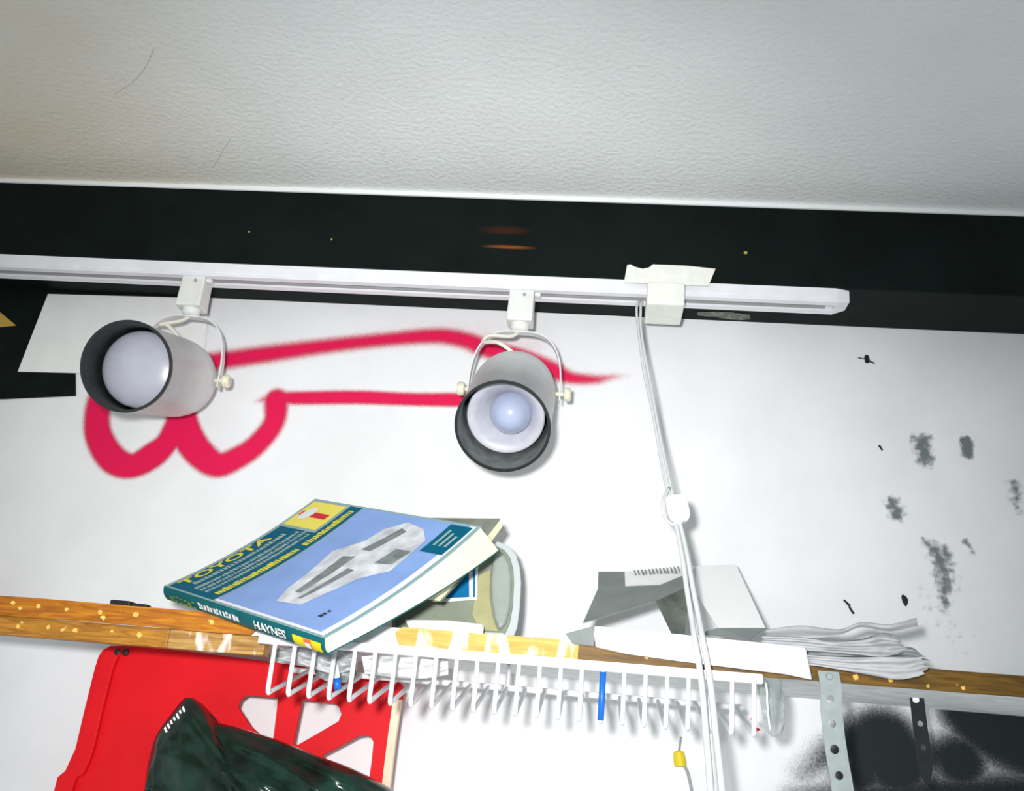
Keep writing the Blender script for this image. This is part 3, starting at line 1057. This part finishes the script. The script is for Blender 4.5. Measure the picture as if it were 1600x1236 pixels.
cov_lines('fine_print', .845, .865, .12, .19, M['black'], 3, seed=8)
# teal block at the lower right corner of the cover
tb = cov_patch('caption_block', rect(.86, .975, .74, .975), M['teal'], .0008)
for k in range(3):
    cov_patch('caption_line', rect(.885 + k * .028, .897 + k * .028, .80, .93 - .02 * k), M['textgrey'], .0011, tb)
# spine print
v2, f2 = text2d('HAYNES')
V = [sp(.615 + .185 * x, .78 - .55 * y, .0010) for x, y in v2]
obj('spine_name', V, f2, M['textwhite'], spine)


def spine_marks(name, u0, u1, t0, t1, material, count, seed):
    rg = random.Random(seed)
    parts = []
    w = (u1 - u0) / count
    for k in range(count):
        a, b = u0 + w * k, u0 + w * (k + rg.uniform(.5, .8))
        sh = rg.uniform(-.003, .006)
        tt = t0 + (t1 - t0) * rg.uniform(0, .25)
        parts.append(([sp(a, tt, .0004), sp(b, tt, .0004), sp(b + sh, t1, .0004), sp(a + sh, t1, .0004)], [(0, 1, 2, 3)]))
    return obj(name, *join(*parts), material, spine)


spine_marks('spine_title', .045, .23, .38, .95, M['spinegreen'], 7, 1)
spine_marks('spine_model', .25, .52, .30, .72, M['textwhite'], 13, 2)


def spine_patch(name, u0, u1, t0, t1, material, out):
    P = np.array([[sp(u0 + (u1 - u0) * i / 3, t0 + (t1 - t0) * j / 5, out) for j in range(6)] for i in range(4)])
    return obj(name, *gridv(P), material, spine)


spine_patch('spine_emblem', .835, .985, .30, .95, M['spineyellow'], .0003)
spine_patch('spine_emblem_bar', .895, .935, .30, .95, M['orange'], .0006)
spine_patch('spine_emblem_oval', .900, .930, .55, .92, M['textwhite'], .0009)


# ---- second worn manual underneath
ob = empty('old_manual', tuple(bk(.5, .3, -.06)), 'worn grey-green paperback lying beneath the blue repair manual', 'book')


def under(i, j, off):
    a = math.radians(9)
    x = .2335 + .29 * (i - 1) * math.cos(a) + .12 * (1 - j) * math.sin(a)
    y = .264 + .29 * (i - 1) * math.sin(a) - .12 * (1 - j) * math.cos(a)
    return bk(x / BL, y / BW_, off)


nb = 8
g = lambda off, k=0: np.array([[under(k + (1 - 2 * k) * i / (nb - 1), k + (1 - 2 * k) * j / (nb - 1), off - .001 * j / (nb - 1)) for j in range(nb)] for i in range(nb)])
P = g(-.041)
obj('front_cover', *shell(P, g(-.0418) - P), M['oldbook'], ob)
P = g(-.042, .006)
obj('page_block', *shell(P, g(-.052, .006) - P), M['pages'], ob)
P = g(-.0522)
obj('back_cover', *shell(P, g(-.053) - P), M['oldbook'], ob)

# ---- blister pack standing behind the manual
bp = empty('blister_pack', tuple(W(740, 996, 1.02)), 'rounded grey plastic blister pack with a blue label behind the manual', 'package')


def lean(py, base):
    return base + (995 - py) * .00022


def bl_poly(pts, base):
    return [W(a, b, lean(b, base)) for a, b in pts]


out = [(612, 985), (612, 880), (640, 858), (700, 850), (760, 846), (778, 846), (794, 852), (806, 866), (812, 886), (814, 910), (812, 950), (808, 980), (802, 996), (700, 992)]
obj('rim', *prism(bl_poly(out, 1.03), (0, .004, 0)), M['blisterrim'], bp, bevel=.001)
inn = [(618, 984), (618, 885), (640, 864), (700, 856), (760, 853), (776, 853), (788, 859), (797, 871), (802, 890), (803, 912), (801, 948), (796, 975), (788, 992), (700, 988)]
obj('shell', *prism(bl_poly(inn, 1.026), (0, .006, 0)), M['blister'], bp, bevel=.002)
bul = [(775, 862), (788, 866), (795, 880), (799, 905), (797, 945), (790, 972), (780, 985), (772, 965), (767, 935), (766, 905), (769, 880)]
obj('bulge', *prism(bl_poly(bul, 1.014), (0, .014, 0)), M['blisterbulge'], bp, bevel=.004, seg=3)
tanp = [(748, 900), (766, 890), (765, 935), (770, 965), (778, 986), (750, 985), (738, 960)]
obj('insert', *prism(bl_poly(tanp, 1.023), (0, .004, 0)), M['blistertan'], bp)
lab = obj('label', *prism(bl_poly([(672, 938), (680, 905), (742, 860), (748, 860), (745, 937), (700, 940)], 1.022), (0, .002, 0)), M['cardwhite'], bp)
obj('label_print', *prism(bl_poly([(682, 935), (688, 908), (732, 870), (733, 933)], 1.0205), (0, .001, 0)), M['labelblue'], lab)
obj('label_print', *prism(bl_poly([(739, 868), (743, 866), (742, 933), (739, 933)], 1.0205), (0, .001, 0)), M['labelblue'], lab)
obj('price_strip', *prism([W(a, b, 1.005) for a, b in [(632, 968), (700, 969), (752, 975), (756, 979), (754, 992), (745, 993), (640, 984)]], (0, .006, 0)), M['white'], bp, bevel=.0012)

# ---- small black clip on the shelf at the left
cl = empty('black_clip', tuple(W(203, 948, .98)), 'small black plastic clip lying on the left of the shelf', 'clip')
zc0 = zt + .0005
xa, xb, xc = W(175, 942, .97)[0], W(206, 944, .97)[0], W(231, 946, .97)[0]
yk = CAM[1] + .965
obj('jaw', *boxv(xa, xb, yk, yk + .016, zc0, W(190, 938, .965)[2]), M['black'], cl, bevel=.0012)
obj('handle', *boxv(xb + .0006, xc, yk + .002, yk + .014, zc0, W(218, 943, .965)[2]), M['black'], cl, bevel=.001)

# ---- opened carton
ct = empty('opened_carton', tuple(W(1050, 985, 1.04)), 'torn open grey and white cardboard carton behind the hanging cord', 'carton')
V3 = {k: W(*q) for k, q in dict(
    a=(935, 893, 1.12), b=(976, 893, 1.11), c=(1088, 884, 1.13), d=(1072, 897, 1.09), e=(1031, 914, 1.06), f=(977, 916, 1.07), g=(934, 920, 1.075),
    h=(911, 973, 1.0), i=(962, 958, 1.005), j=(1025, 939, 1.02), k=(1050, 990, .995), l=(1070, 990, 1.0), m=(1078, 915, 1.05), n=(1150, 882, 1.13), o=(1196, 981, 1.02),
    p=(1122, 981, 1.015), q=(1086, 925, 1.05), r=(1090, 990, 1.01), s=(1170, 999, 1.0), t=(1120, 978, 1.03)).items()}


pn = np.cross(V3['o'] - V3['n'], V3['p'] - V3['n'])
for k_ in 'cq':                                # keep the big white panel flat
    dr = V3[k_] - CAM
    V3[k_.upper()] = CAM + dr * ((V3['n'] - CAM) @ pn) / (dr @ pn)


def flap(name, keys, material, th_=.0008):
    pts = [V3[k] for k in keys]
    nrm = np.cross(pts[1] - pts[0], pts[2] - pts[0])
    nrm /= np.linalg.norm(nrm)
    if nrm[1] < 0:
        nrm = -nrm
    return obj(name, *prism(pts, nrm * th_), material, ct)


flap('flap', 'abfg', M['cardgrey'])
flap('flap', 'gfih', M['cardgrey'])
flap('flap', 'fej', M['cardgrey'])
flap('flap', 'fji', M['cardgrey'])
wf = flap('flap', 'bcdef', M['cardwhite'])
flap('flap', 'edmj', M['cardgrey'])
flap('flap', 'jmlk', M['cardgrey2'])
flap('panel', 'CnopQ', M['cardwhite'], .0012)
flap('panel', 'posr', M['cardgrey'])
for k in range(13):
    t = k / 12
    x = 990 + 68 * t
    tt = obj('tick', *prism([W(x, 891 - 6 * t, 1.107), W(x + 2, 891 - 6 * t, 1.107), W(x + 5 + (k % 3), 899 - 5 * t + (k % 2) * 3, 1.095), W(x + 3, 899 - 5 * t + (k % 2) * 3, 1.095)], (0, .0004, 0)), M['cardgrey'], wf)

# ---- long white carton lying across the shelf edge
lb = empty('long_white_box', tuple(W(1080, 1040, .94)), 'long flat white box lying along the shelf edge under the cord', 'box')
fr = [(928, 978), (1010, 985), (1100, 995), (1190, 1004), (1258, 1012), (1268, 1062), (1225, 1053), (1150, 1044), (1060, 1033), (980, 1022), (930, 1011)]


def dlb(px):
    return .944 - .014 * (px - 928) / 340


pf = [W(a, b, dlb(a)) for a, b in fr]
obj('body', *prism(pf, (0.002, .005, 0.0)), M['white'], lb, bevel=.0012)
ge = [W(884, 990, .949), W(926.5, 978.5, .945), W(928.5, 1010, .945), W(895, 1006, .948)]
obj('end_flap', *prism(ge, (0.0, .003, 0)), M['cardgrey'], lb, bevel=.0008)

# ---- crumpled paper at the right end
cp = empty('crumpled_wrapper', tuple(W(1340, 1050, .96)), 'crumpled pale paper wrappers with frayed ends at the right of the shelf', 'wrapper')


def crumple(name, top, bot, base, amp, material, seed, folds=3.0, fray=0.0, n=46, m=14):
    rg = np.random.default_rng(seed)
    ph = rg.uniform(0, 6.28, 6)
    P = sheet_grid(top, bot, n, m, lambda s, t: base(s, t) + amp * (math.sin(folds * 6.28 * t + 1.8 * math.sin(2.2 * s + ph[0]) + ph[1]) * .6 + math.sin(9 * t * folds / 3 + 7 * s + ph[2]) * .3 + .35 * math.sin(23 * s + 5 * t + ph[3]) * s))
    if fray:
        ex = P[-1] - P[-3]
        for j in range(m):
            k = rg.uniform(-.6, 1) * fray
            for i in range(n - 5, n):
                P[i, j] += ex[j] / (np.linalg.norm(ex[j]) + 1e-9) * k * (i - (n - 6)) / 5
    return obj(name, *shell(P, np.array([.0006, .0016, .0006])), material, cp, smooth=True)


crumple('sheet', [(1195, 985), (1250, 978), (1310, 984), (1345, 973), (1390, 976), (1432, 966)], [(1195, 1000), (1250, 998), (1310, 993), (1345, 981), (1390, 988), (1434, 980)], lambda s, t: 1.03 - .02 * t - .03 * s, .004, M['paper'], 1, 1.2, 0, 60, 8)
crumple('sheet', [(1190, 994), (1250, 996), (1300, 1002), (1345, 999), (1380, 990), (1402, 996)], [(1190, 1012), (1250, 1018), (1300, 1020), (1345, 1024), (1380, 1026), (1412, 1020)], lambda s, t: .99 - .02 * t - .01 * s, .009, M['paper'], 2, 2.6, .006)
crumple('sheet', [(1200, 1014), (1260, 1017), (1320, 1019), (1370, 1018), (1420, 1012), (1438, 1022)], [(1200, 1030), (1260, 1032), (1320, 1036), (1370, 1036), (1420, 1036), (1442, 1034)], lambda s, t: .985 - .02 * t - .01 * s, .007, M['paper2'], 3, 2.0, .006)
crumple('sheet', [(1220, 1018), (1270, 1024), (1330, 1028), (1380, 1027), (1420, 1028), (1446, 1026)], [(1220, 1036), (1270, 1040), (1320, 1048), (1370, 1057), (1405, 1062), (1440, 1056)], lambda s, t: .9430 - .012 * t * s - .008 * s, .0045, M['paper'], 5, 2.3, .006)

# ================================================================== BELOW THE SHELF
# ---- wire basket
bxl = W(405, 1000, .935)[0]
bxr = W(1192, 1058, .935)[0]
zr = W(937, 1048, .935)[2] + .004
zb_ = W(932, 1127, .935)[2]
dF, dR = .935, 1.06
zrear = W(960, 1089, dR)[2]
yF, yR = CAM[1] + dF, CAM[1] + dR
bas = empty('wire_basket', ((bxl + bxr) / 2, yR, zb_), 'white coated wire basket hanging under the front edge of the shelf', 'basket')
obj('rail', *boxv(bxl, bxr, yF - .0045, yF + .0035, zr - .0045, zr + .0045), M['wire'], bas, bevel=.0018, seg=3)
obj('rear_rail', *tubev([(bxl, yR, zrear), (bxr, yR, zrear)], .0032, 10), M['wire'], bas, smooth=True)
x0 = W(423, 1050, dF)[0]
x1 = W(1178, 1095, dF)[0]
NW = 24
wire_mesh = None
k_blue = None
tgt = W(936, 1085, dF)[0]
for k in range(NW):
    x = x0 + (x1 - x0) * k / (NW - 1)
    if wire_mesh is None:
        pts = [(x0, yF, zr - .003), (x0, yF, zb_ + .006), (x0, yF + .001, zb_ + .002), (x0, yF + .0035, zb_), (x0, yF + .008, zb_ + .0015), (x0, yR, zrear)]
        w0 = obj('wire', *tubev(pts, .0023, 8), M['wire'], bas, smooth=True)
        wire_mesh = w0.data
        continue
    o = bpy.data.objects.new('wire', wire_mesh)
    COL.objects.link(o)
    o.parent = bas
    o.location = (x - x0, 0, 0)
    if k_blue is None and abs(x - tgt) < (x1 - x0) / (NW - 1) / 2:
        k_blue = x
sl = obj('blue_sleeve', *tubev([(k_blue, yF - .0003, zr - .005), (k_blue, yF - .0003, zb_ + .001)], .0031, 10), M['wireblue'], bas, smooth=True)
sl['label'] = 'blue sleeve on one wire'
for dd, zz in ((dF + .03, zrear - .016),):
    pass
# hooks that hold the basket to the shelf
for px in (480, 780, 1120):
    x = W(px, 1020, dF)[0]
    obj('hanger', *tubev([(x, yR, zrear), (x, yR, zt - th - .001), (x, yR - .01, zt - th - .0025)], .002, 8), M['wire'], bas, smooth=True)

# things in the basket
def ball(name, top, bot, base, amp, material, label, cat, seed):
    rg = np.random.default_rng(seed)
    ph = rg.uniform(0, 6.28, 8)
    P = sheet_grid(top, bot, 26, 14, lambda s, t: base - .016 * math.sin(math.pi * s) * math.sin(math.pi * t) + amp * (math.sin(11 * s + 4 * t + ph[0]) + math.sin(13 * t - 6 * s + ph[1]) + .6 * math.sin(23 * s + 17 * t + ph[2])))
    return tag(obj(name, *shell(P, np.array([0, .004, 0])), material, smooth=False), label, cat)


ball('crumpled_paper', [(428, 1014), (470, 1010), (520, 1014), (560, 1018)], [(432, 1034), (470, 1040), (520, 1052), (556, 1046)], .985, .0035, M['paper'], 'crumpled white paper in the left end of the wire basket', 'paper', 3)
ball('crumpled_foil', [(490, 1020), (510, 1016), (540, 1020), (556, 1030)], [(492, 1052), (510, 1064), (540, 1066), (556, 1056)], 1.01, .004, M['paper2'], 'grey crumpled foil behind the wires of the basket at left', 'foil', 5)
ball('plastic_scrap', [(565, 1026), (610, 1022), (660, 1024), (700, 1030)], [(570, 1052), (610, 1058), (660, 1060), (700, 1054)], .99, .003, M['cardwhite'], 'white plastic scrap lying in the middle of the basket', 'scrap', 9)
mk = empty('blue_marker', tuple(W(525, 1078, .965)), 'thin blue and white marker standing in the left of the basket', 'marker')
obj('barrel', *tubev([W(523, 1034, .965), W(526, 1060, .965)], .0035, 10), M['white'], mk, smooth=True)
obj('cap', *tubev([W(526, 1060.5, .965), W(528, 1077, .965)], .0036, 10), M['wireblue'], mk, smooth=True)

# clear plastic clamshell at the right end of the basket
cs = empty('clear_clamshell', tuple(W(1205, 1150, 1.0)), 'clear plastic clamshell hanging at the right end of the wire basket', 'packaging')
P = sheet_grid([(1150, 1046), (1180, 1044), (1205, 1048), (1222, 1066)], [(1172, 1060), (1196, 1066), (1208, 1090), (1214, 1150)], 18, 10, lambda s, t: .95 + .035 * s + .012 * math.sin(3 * t + 5 * s))
obj('shell', *shell(P, np.array([0, .0008, 0])), M['clear'], cs, smooth=True)
P = sheet_grid([(1182, 1064), (1205, 1062), (1218, 1070), (1226, 1086)], [(1196, 1140), (1206, 1151), (1218, 1149), (1226, 1138)], 14, 12, lambda s, t: .985 + .012 * math.sin(4 * s + 2 * t) + .006 * math.sin(13 * t))
obj('shell', *shell(P, np.array([0, .0008, 0])), M['clear'], cs, smooth=True)
obj('shell_edge', *tubev(smooth_path([W(1190, 1046, .95), W(1198, 1075, .965), W(1199, 1100, .975), W(1203, 1141, .985)], 20), .0011, 6), M['white'], cs, smooth=True)
for q in ([(1177, 1117), (1181, 1126), (1173, 1124)], [(1182, 1136), (1190, 1141), (1181, 1143)]):
    obj('red_tab', *prism([W(a, b, 1.03) for a, b in q], (0, .003, 0)), M['redbit'], cs)

# ---- red plastic tray hanging against the wall
DRD = 1.135
yrd = CAM[1] + DRD
out = [(80, 1262), (92, 1215), (104, 1205), (120, 1170), (134, 1110), (150, 1045), (156, 1026), (163, 1016), (175, 1010), (200, 1010), (290, 1018), (430, 1036), (560, 1055), (618, 1064), (628, 1070), (632, 1082), (620, 1120), (596, 1262)]
holes = [[(372, 1105), (376, 1093), (386, 1086), (436, 1090), (434, 1110), (428, 1160), (408, 1150), (392, 1136)],
         [(472, 1093), (522, 1098), (531, 1104), (535, 1116), (530, 1128), (466, 1165), (460, 1164), (459, 1158)],
         [(504, 1180), (560, 1150), (572, 1148), (581, 1151), (585, 1160), (582, 1190), (572, 1262), (540, 1262)]]
c_ = W(350, 1150, DRD)
to2 = lambda L_: [((W(a, b, DRD) - c_)[0], (W(a, b, DRD) - c_)[2]) for a, b in L_]
tray = empty('red_tray', tuple(W(340, 1262, DRD)), 'red plastic tray with cut-outs hanging on the wall below the shelf', 'tray')
holed('panel', to2(out), [to2(h) for h in holes], (c_, (1, 0, 0), (0, 0, 1), (0, -1, 0)), .004, M['redplastic'], tray, .0006)


def strip(name, pts, wpx, mat_, d0, d1):
    a = np.array(smooth_path(pts, 30))
    b = a + np.array(wpx)
    fa = [W(x, y, d0) for x, y in a]
    fbk = [W(x, y, d0) for x, y in b]
    V, Fc = [], []
    for p, q in zip(fa, fbk):
        V += [p, q, q + np.array([0, d1 - d0, 0]), p + np.array([0, d1 - d0, 0])]
    for i in range(len(a) - 1):
        for k in range(4):
            Fc.append((4 * i + k, 4 * i + (k + 1) % 4, 4 * i + 4 + (k + 1) % 4, 4 * i + 4 + k))
    Fc += [(0, 1, 2, 3), tuple(4 * (len(a) - 1) + k for k in (3, 2, 1, 0))]
    return obj(name, V, Fc, mat_, tray, bevel=.0008)


strip('rim', [(83, 1262), (95, 1216), (107, 1206), (122, 1172), (136, 1112), (152, 1048), (160, 1026), (168, 1016)], (22, 3), M['redplastic'], DRD - .010, DRD - .003)
strip('edge_band', [(614, 1092), (610, 1120), (603, 1170), (592, 1262)], (13, 1), M['tan'], DRD - .012, DRD - .003)
for px, py in ((183, 1019), (196, 1019)):
    obj('rivet', *lathev([(0, .0018), (.003, .0012), (.0042, 0), (.0042, -.001)], W(px, py, DRD - .0095), (0, -1, 0), 14), M['black'], tray, smooth=True)

# ---- green bag
gb = empty('green_bag', tuple(W(400, 1262, 1.02)), 'crinkled dark green plastic bag in front of the red tray', 'bag')
top = [(226, 1228), (232, 1190), (244, 1150), (266, 1118), (289, 1091), (306, 1096), (322, 1112), (336, 1128), (370, 1137), (430, 1156), (490, 1180), (545, 1200), (600, 1228), (640, 1256)]
bot = [(214, 1290), (240, 1300), (265, 1300), (290, 1300), (320, 1300), (350, 1300), (380, 1300), (410, 1300), (450, 1300), (490, 1300), (530, 1300), (570, 1300), (620, 1295), (660, 1285)]
rg = np.random.default_rng(11)
fr_ = [(rg.uniform(8, 44), rg.uniform(-24, 24), rg.uniform(0, 6.28), rg.uniform(.3, 1)) for _ in range(9)]


def bagd(s, t):
    w = sum(a * (1 - abs(math.sin(kx * s * .5 + ky * t * .5 + p + .8 * math.sin(5 * s + 3 * t)))) ** 1.6 for kx, ky, p, a in fr_) / 9
    return 1.065 - .045 * math.sin(math.pi * min(1, max(0, s))) ** .6 * math.sin(math.pi * min(1, t * 1.0) * .5) ** .7 - .045 * w * min(1, 6 * t)


P = sheet_grid(top, bot, 90, 34, bagd)
back = P.copy()
back[:, :, 1] = CAM[1] + 1.075 + .02 * (P[:, :, 1] * 0 + 1) * np.sin(np.linspace(0, 1, 34) * 1.5)[None, :]
obj('film', *shell(P, back - P), M['bag'], gb, smooth=True)
for k in range(7):
    t = k / 6
    x, y = 284 - 28 * t, 1106 + 32 * t
    rgk = random.Random(k)
    hgt = rgk.uniform(5, 11)
    poly = [(x, y), (x + 2.4, y - 2.8), (x + 2.4 + hgt * .35, y + hgt * .55), (x + hgt * .3, y + hgt * .7)]
    obj('print_mark', *prism([W(a, b, 1.022) for a, b in poly], (0, .0006, 0)), M['textwhite'], gb)

# ---- perforated hanger strap on the shelf edge
def strap(name, cl, wpx, d, holes, material, label, taper=False):
    root = empty(name, tuple(W(cl[-1][0], cl[-1][1], d)), label, 'strap')
    top_ = W(cl[0][0], cl[0][1], d)
    pts = [W(x, y, d) for x, y in cl]
    mm = np.linalg.norm(W(cl[0][0] + 1, cl[0][1], d) - top_)
    half = wpx / 2 * mm
    L_, R2 = [], []
    for i, p in enumerate(pts):
        hw = half * (.35 if taper and i == len(pts) - 1 else 1)
        L_.append((p[0] - top_[0] - hw, p[2] - top_[2]))
        R2.append((p[0] - top_[0] + hw, p[2] - top_[2]))
    hs = []
    for x, y, r in holes:
        q = W(x, y, d) - top_
        hs.append(circle2(q[0], q[2], r * mm, 16))
    holed('band', L_ + R2[::-1], hs, (top_, (1, 0, 0), (0, 0, 1), (0, -1, 0)), .0014, material, root)
    return root


st1 = strap('hanger_strap', [(1294, 1049), (1298, 1070), (1299, 1110), (1303, 1150), (1309, 1190), (1314, 1216), (1322, 1275)], 33, .9415,
            [(1297, 1092, 5.6), (1300, 1131, 6), (1304, 1171, 7), (1311, 1212, 6.5), (1319, 1252, 6.5)], M['strap'], 'grey galvanised perforated strap nailed to the shelf edge beside the white box')
nl = W(1296, 1057, .940)
obj('nail', *lathev([(0, .0012), (.0026, .0012), (.0032, 0), (.0012, 0), (.0012, -.006)], nl, (0, -1, 0), 14), M['strap'], st1)
st2 = strap('hanger_strap', [(1430, 1076), (1433, 1095), (1437, 1130), (1442, 1165), (1446, 1200), (1449, 1225)], 22, 1.06,
            [(1431, 1093, 4.6), (1438, 1131, 4.6), (1443, 1168, 4.6)], M['strapdark'], 'blackened perforated strap hanging under the right end of the shelf', True)
nl = W(1431, 1093, 1.058)
obj('nail', *lathev([(0, .0012), (.0030, .0012), (.0036, 0), (.0012, 0), (.0012, -.004)], nl, (0, -1, 0), 14), M['white'], st2)

# ---- yellow wire nut on a loose wire end
wn = empty('wire_nut', tuple(W(1066, 1200, 1.185)), 'yellow wire nut on a loose grey wire low on the wall', 'connector')
ax = W(1060, 1170, 1.185) - W(1064, 1200, 1.185)
ax /= np.linalg.norm(ax)
pr = [(0, .0), (.0068, 0), (.0072, .004), (.0066, .010), (.0058, .015), (.004, .0165), (0, .0165)]
nutc = obj('cap', *lathev(pr, W(1063, 1197, 1.185), ax, 12), M['nut'], wn)
obj('wire', *tubev(smooth_path([W(1065, 1193, 1.186), W(1071, 1200, 1.187), W(1076, 1213, 1.19), W(1082, 1245, 1.195), W(1084, 1290, 1.197)], 24), .0018, 7), M['greywire'], wn, smooth=True)
obj('wire', *tubev(smooth_path([W(1060, 1178, 1.186), W(1062, 1165, 1.192), W(1064, 1152, 1.197)], 12), .0012, 7), M['greywire'], wn, smooth=True)
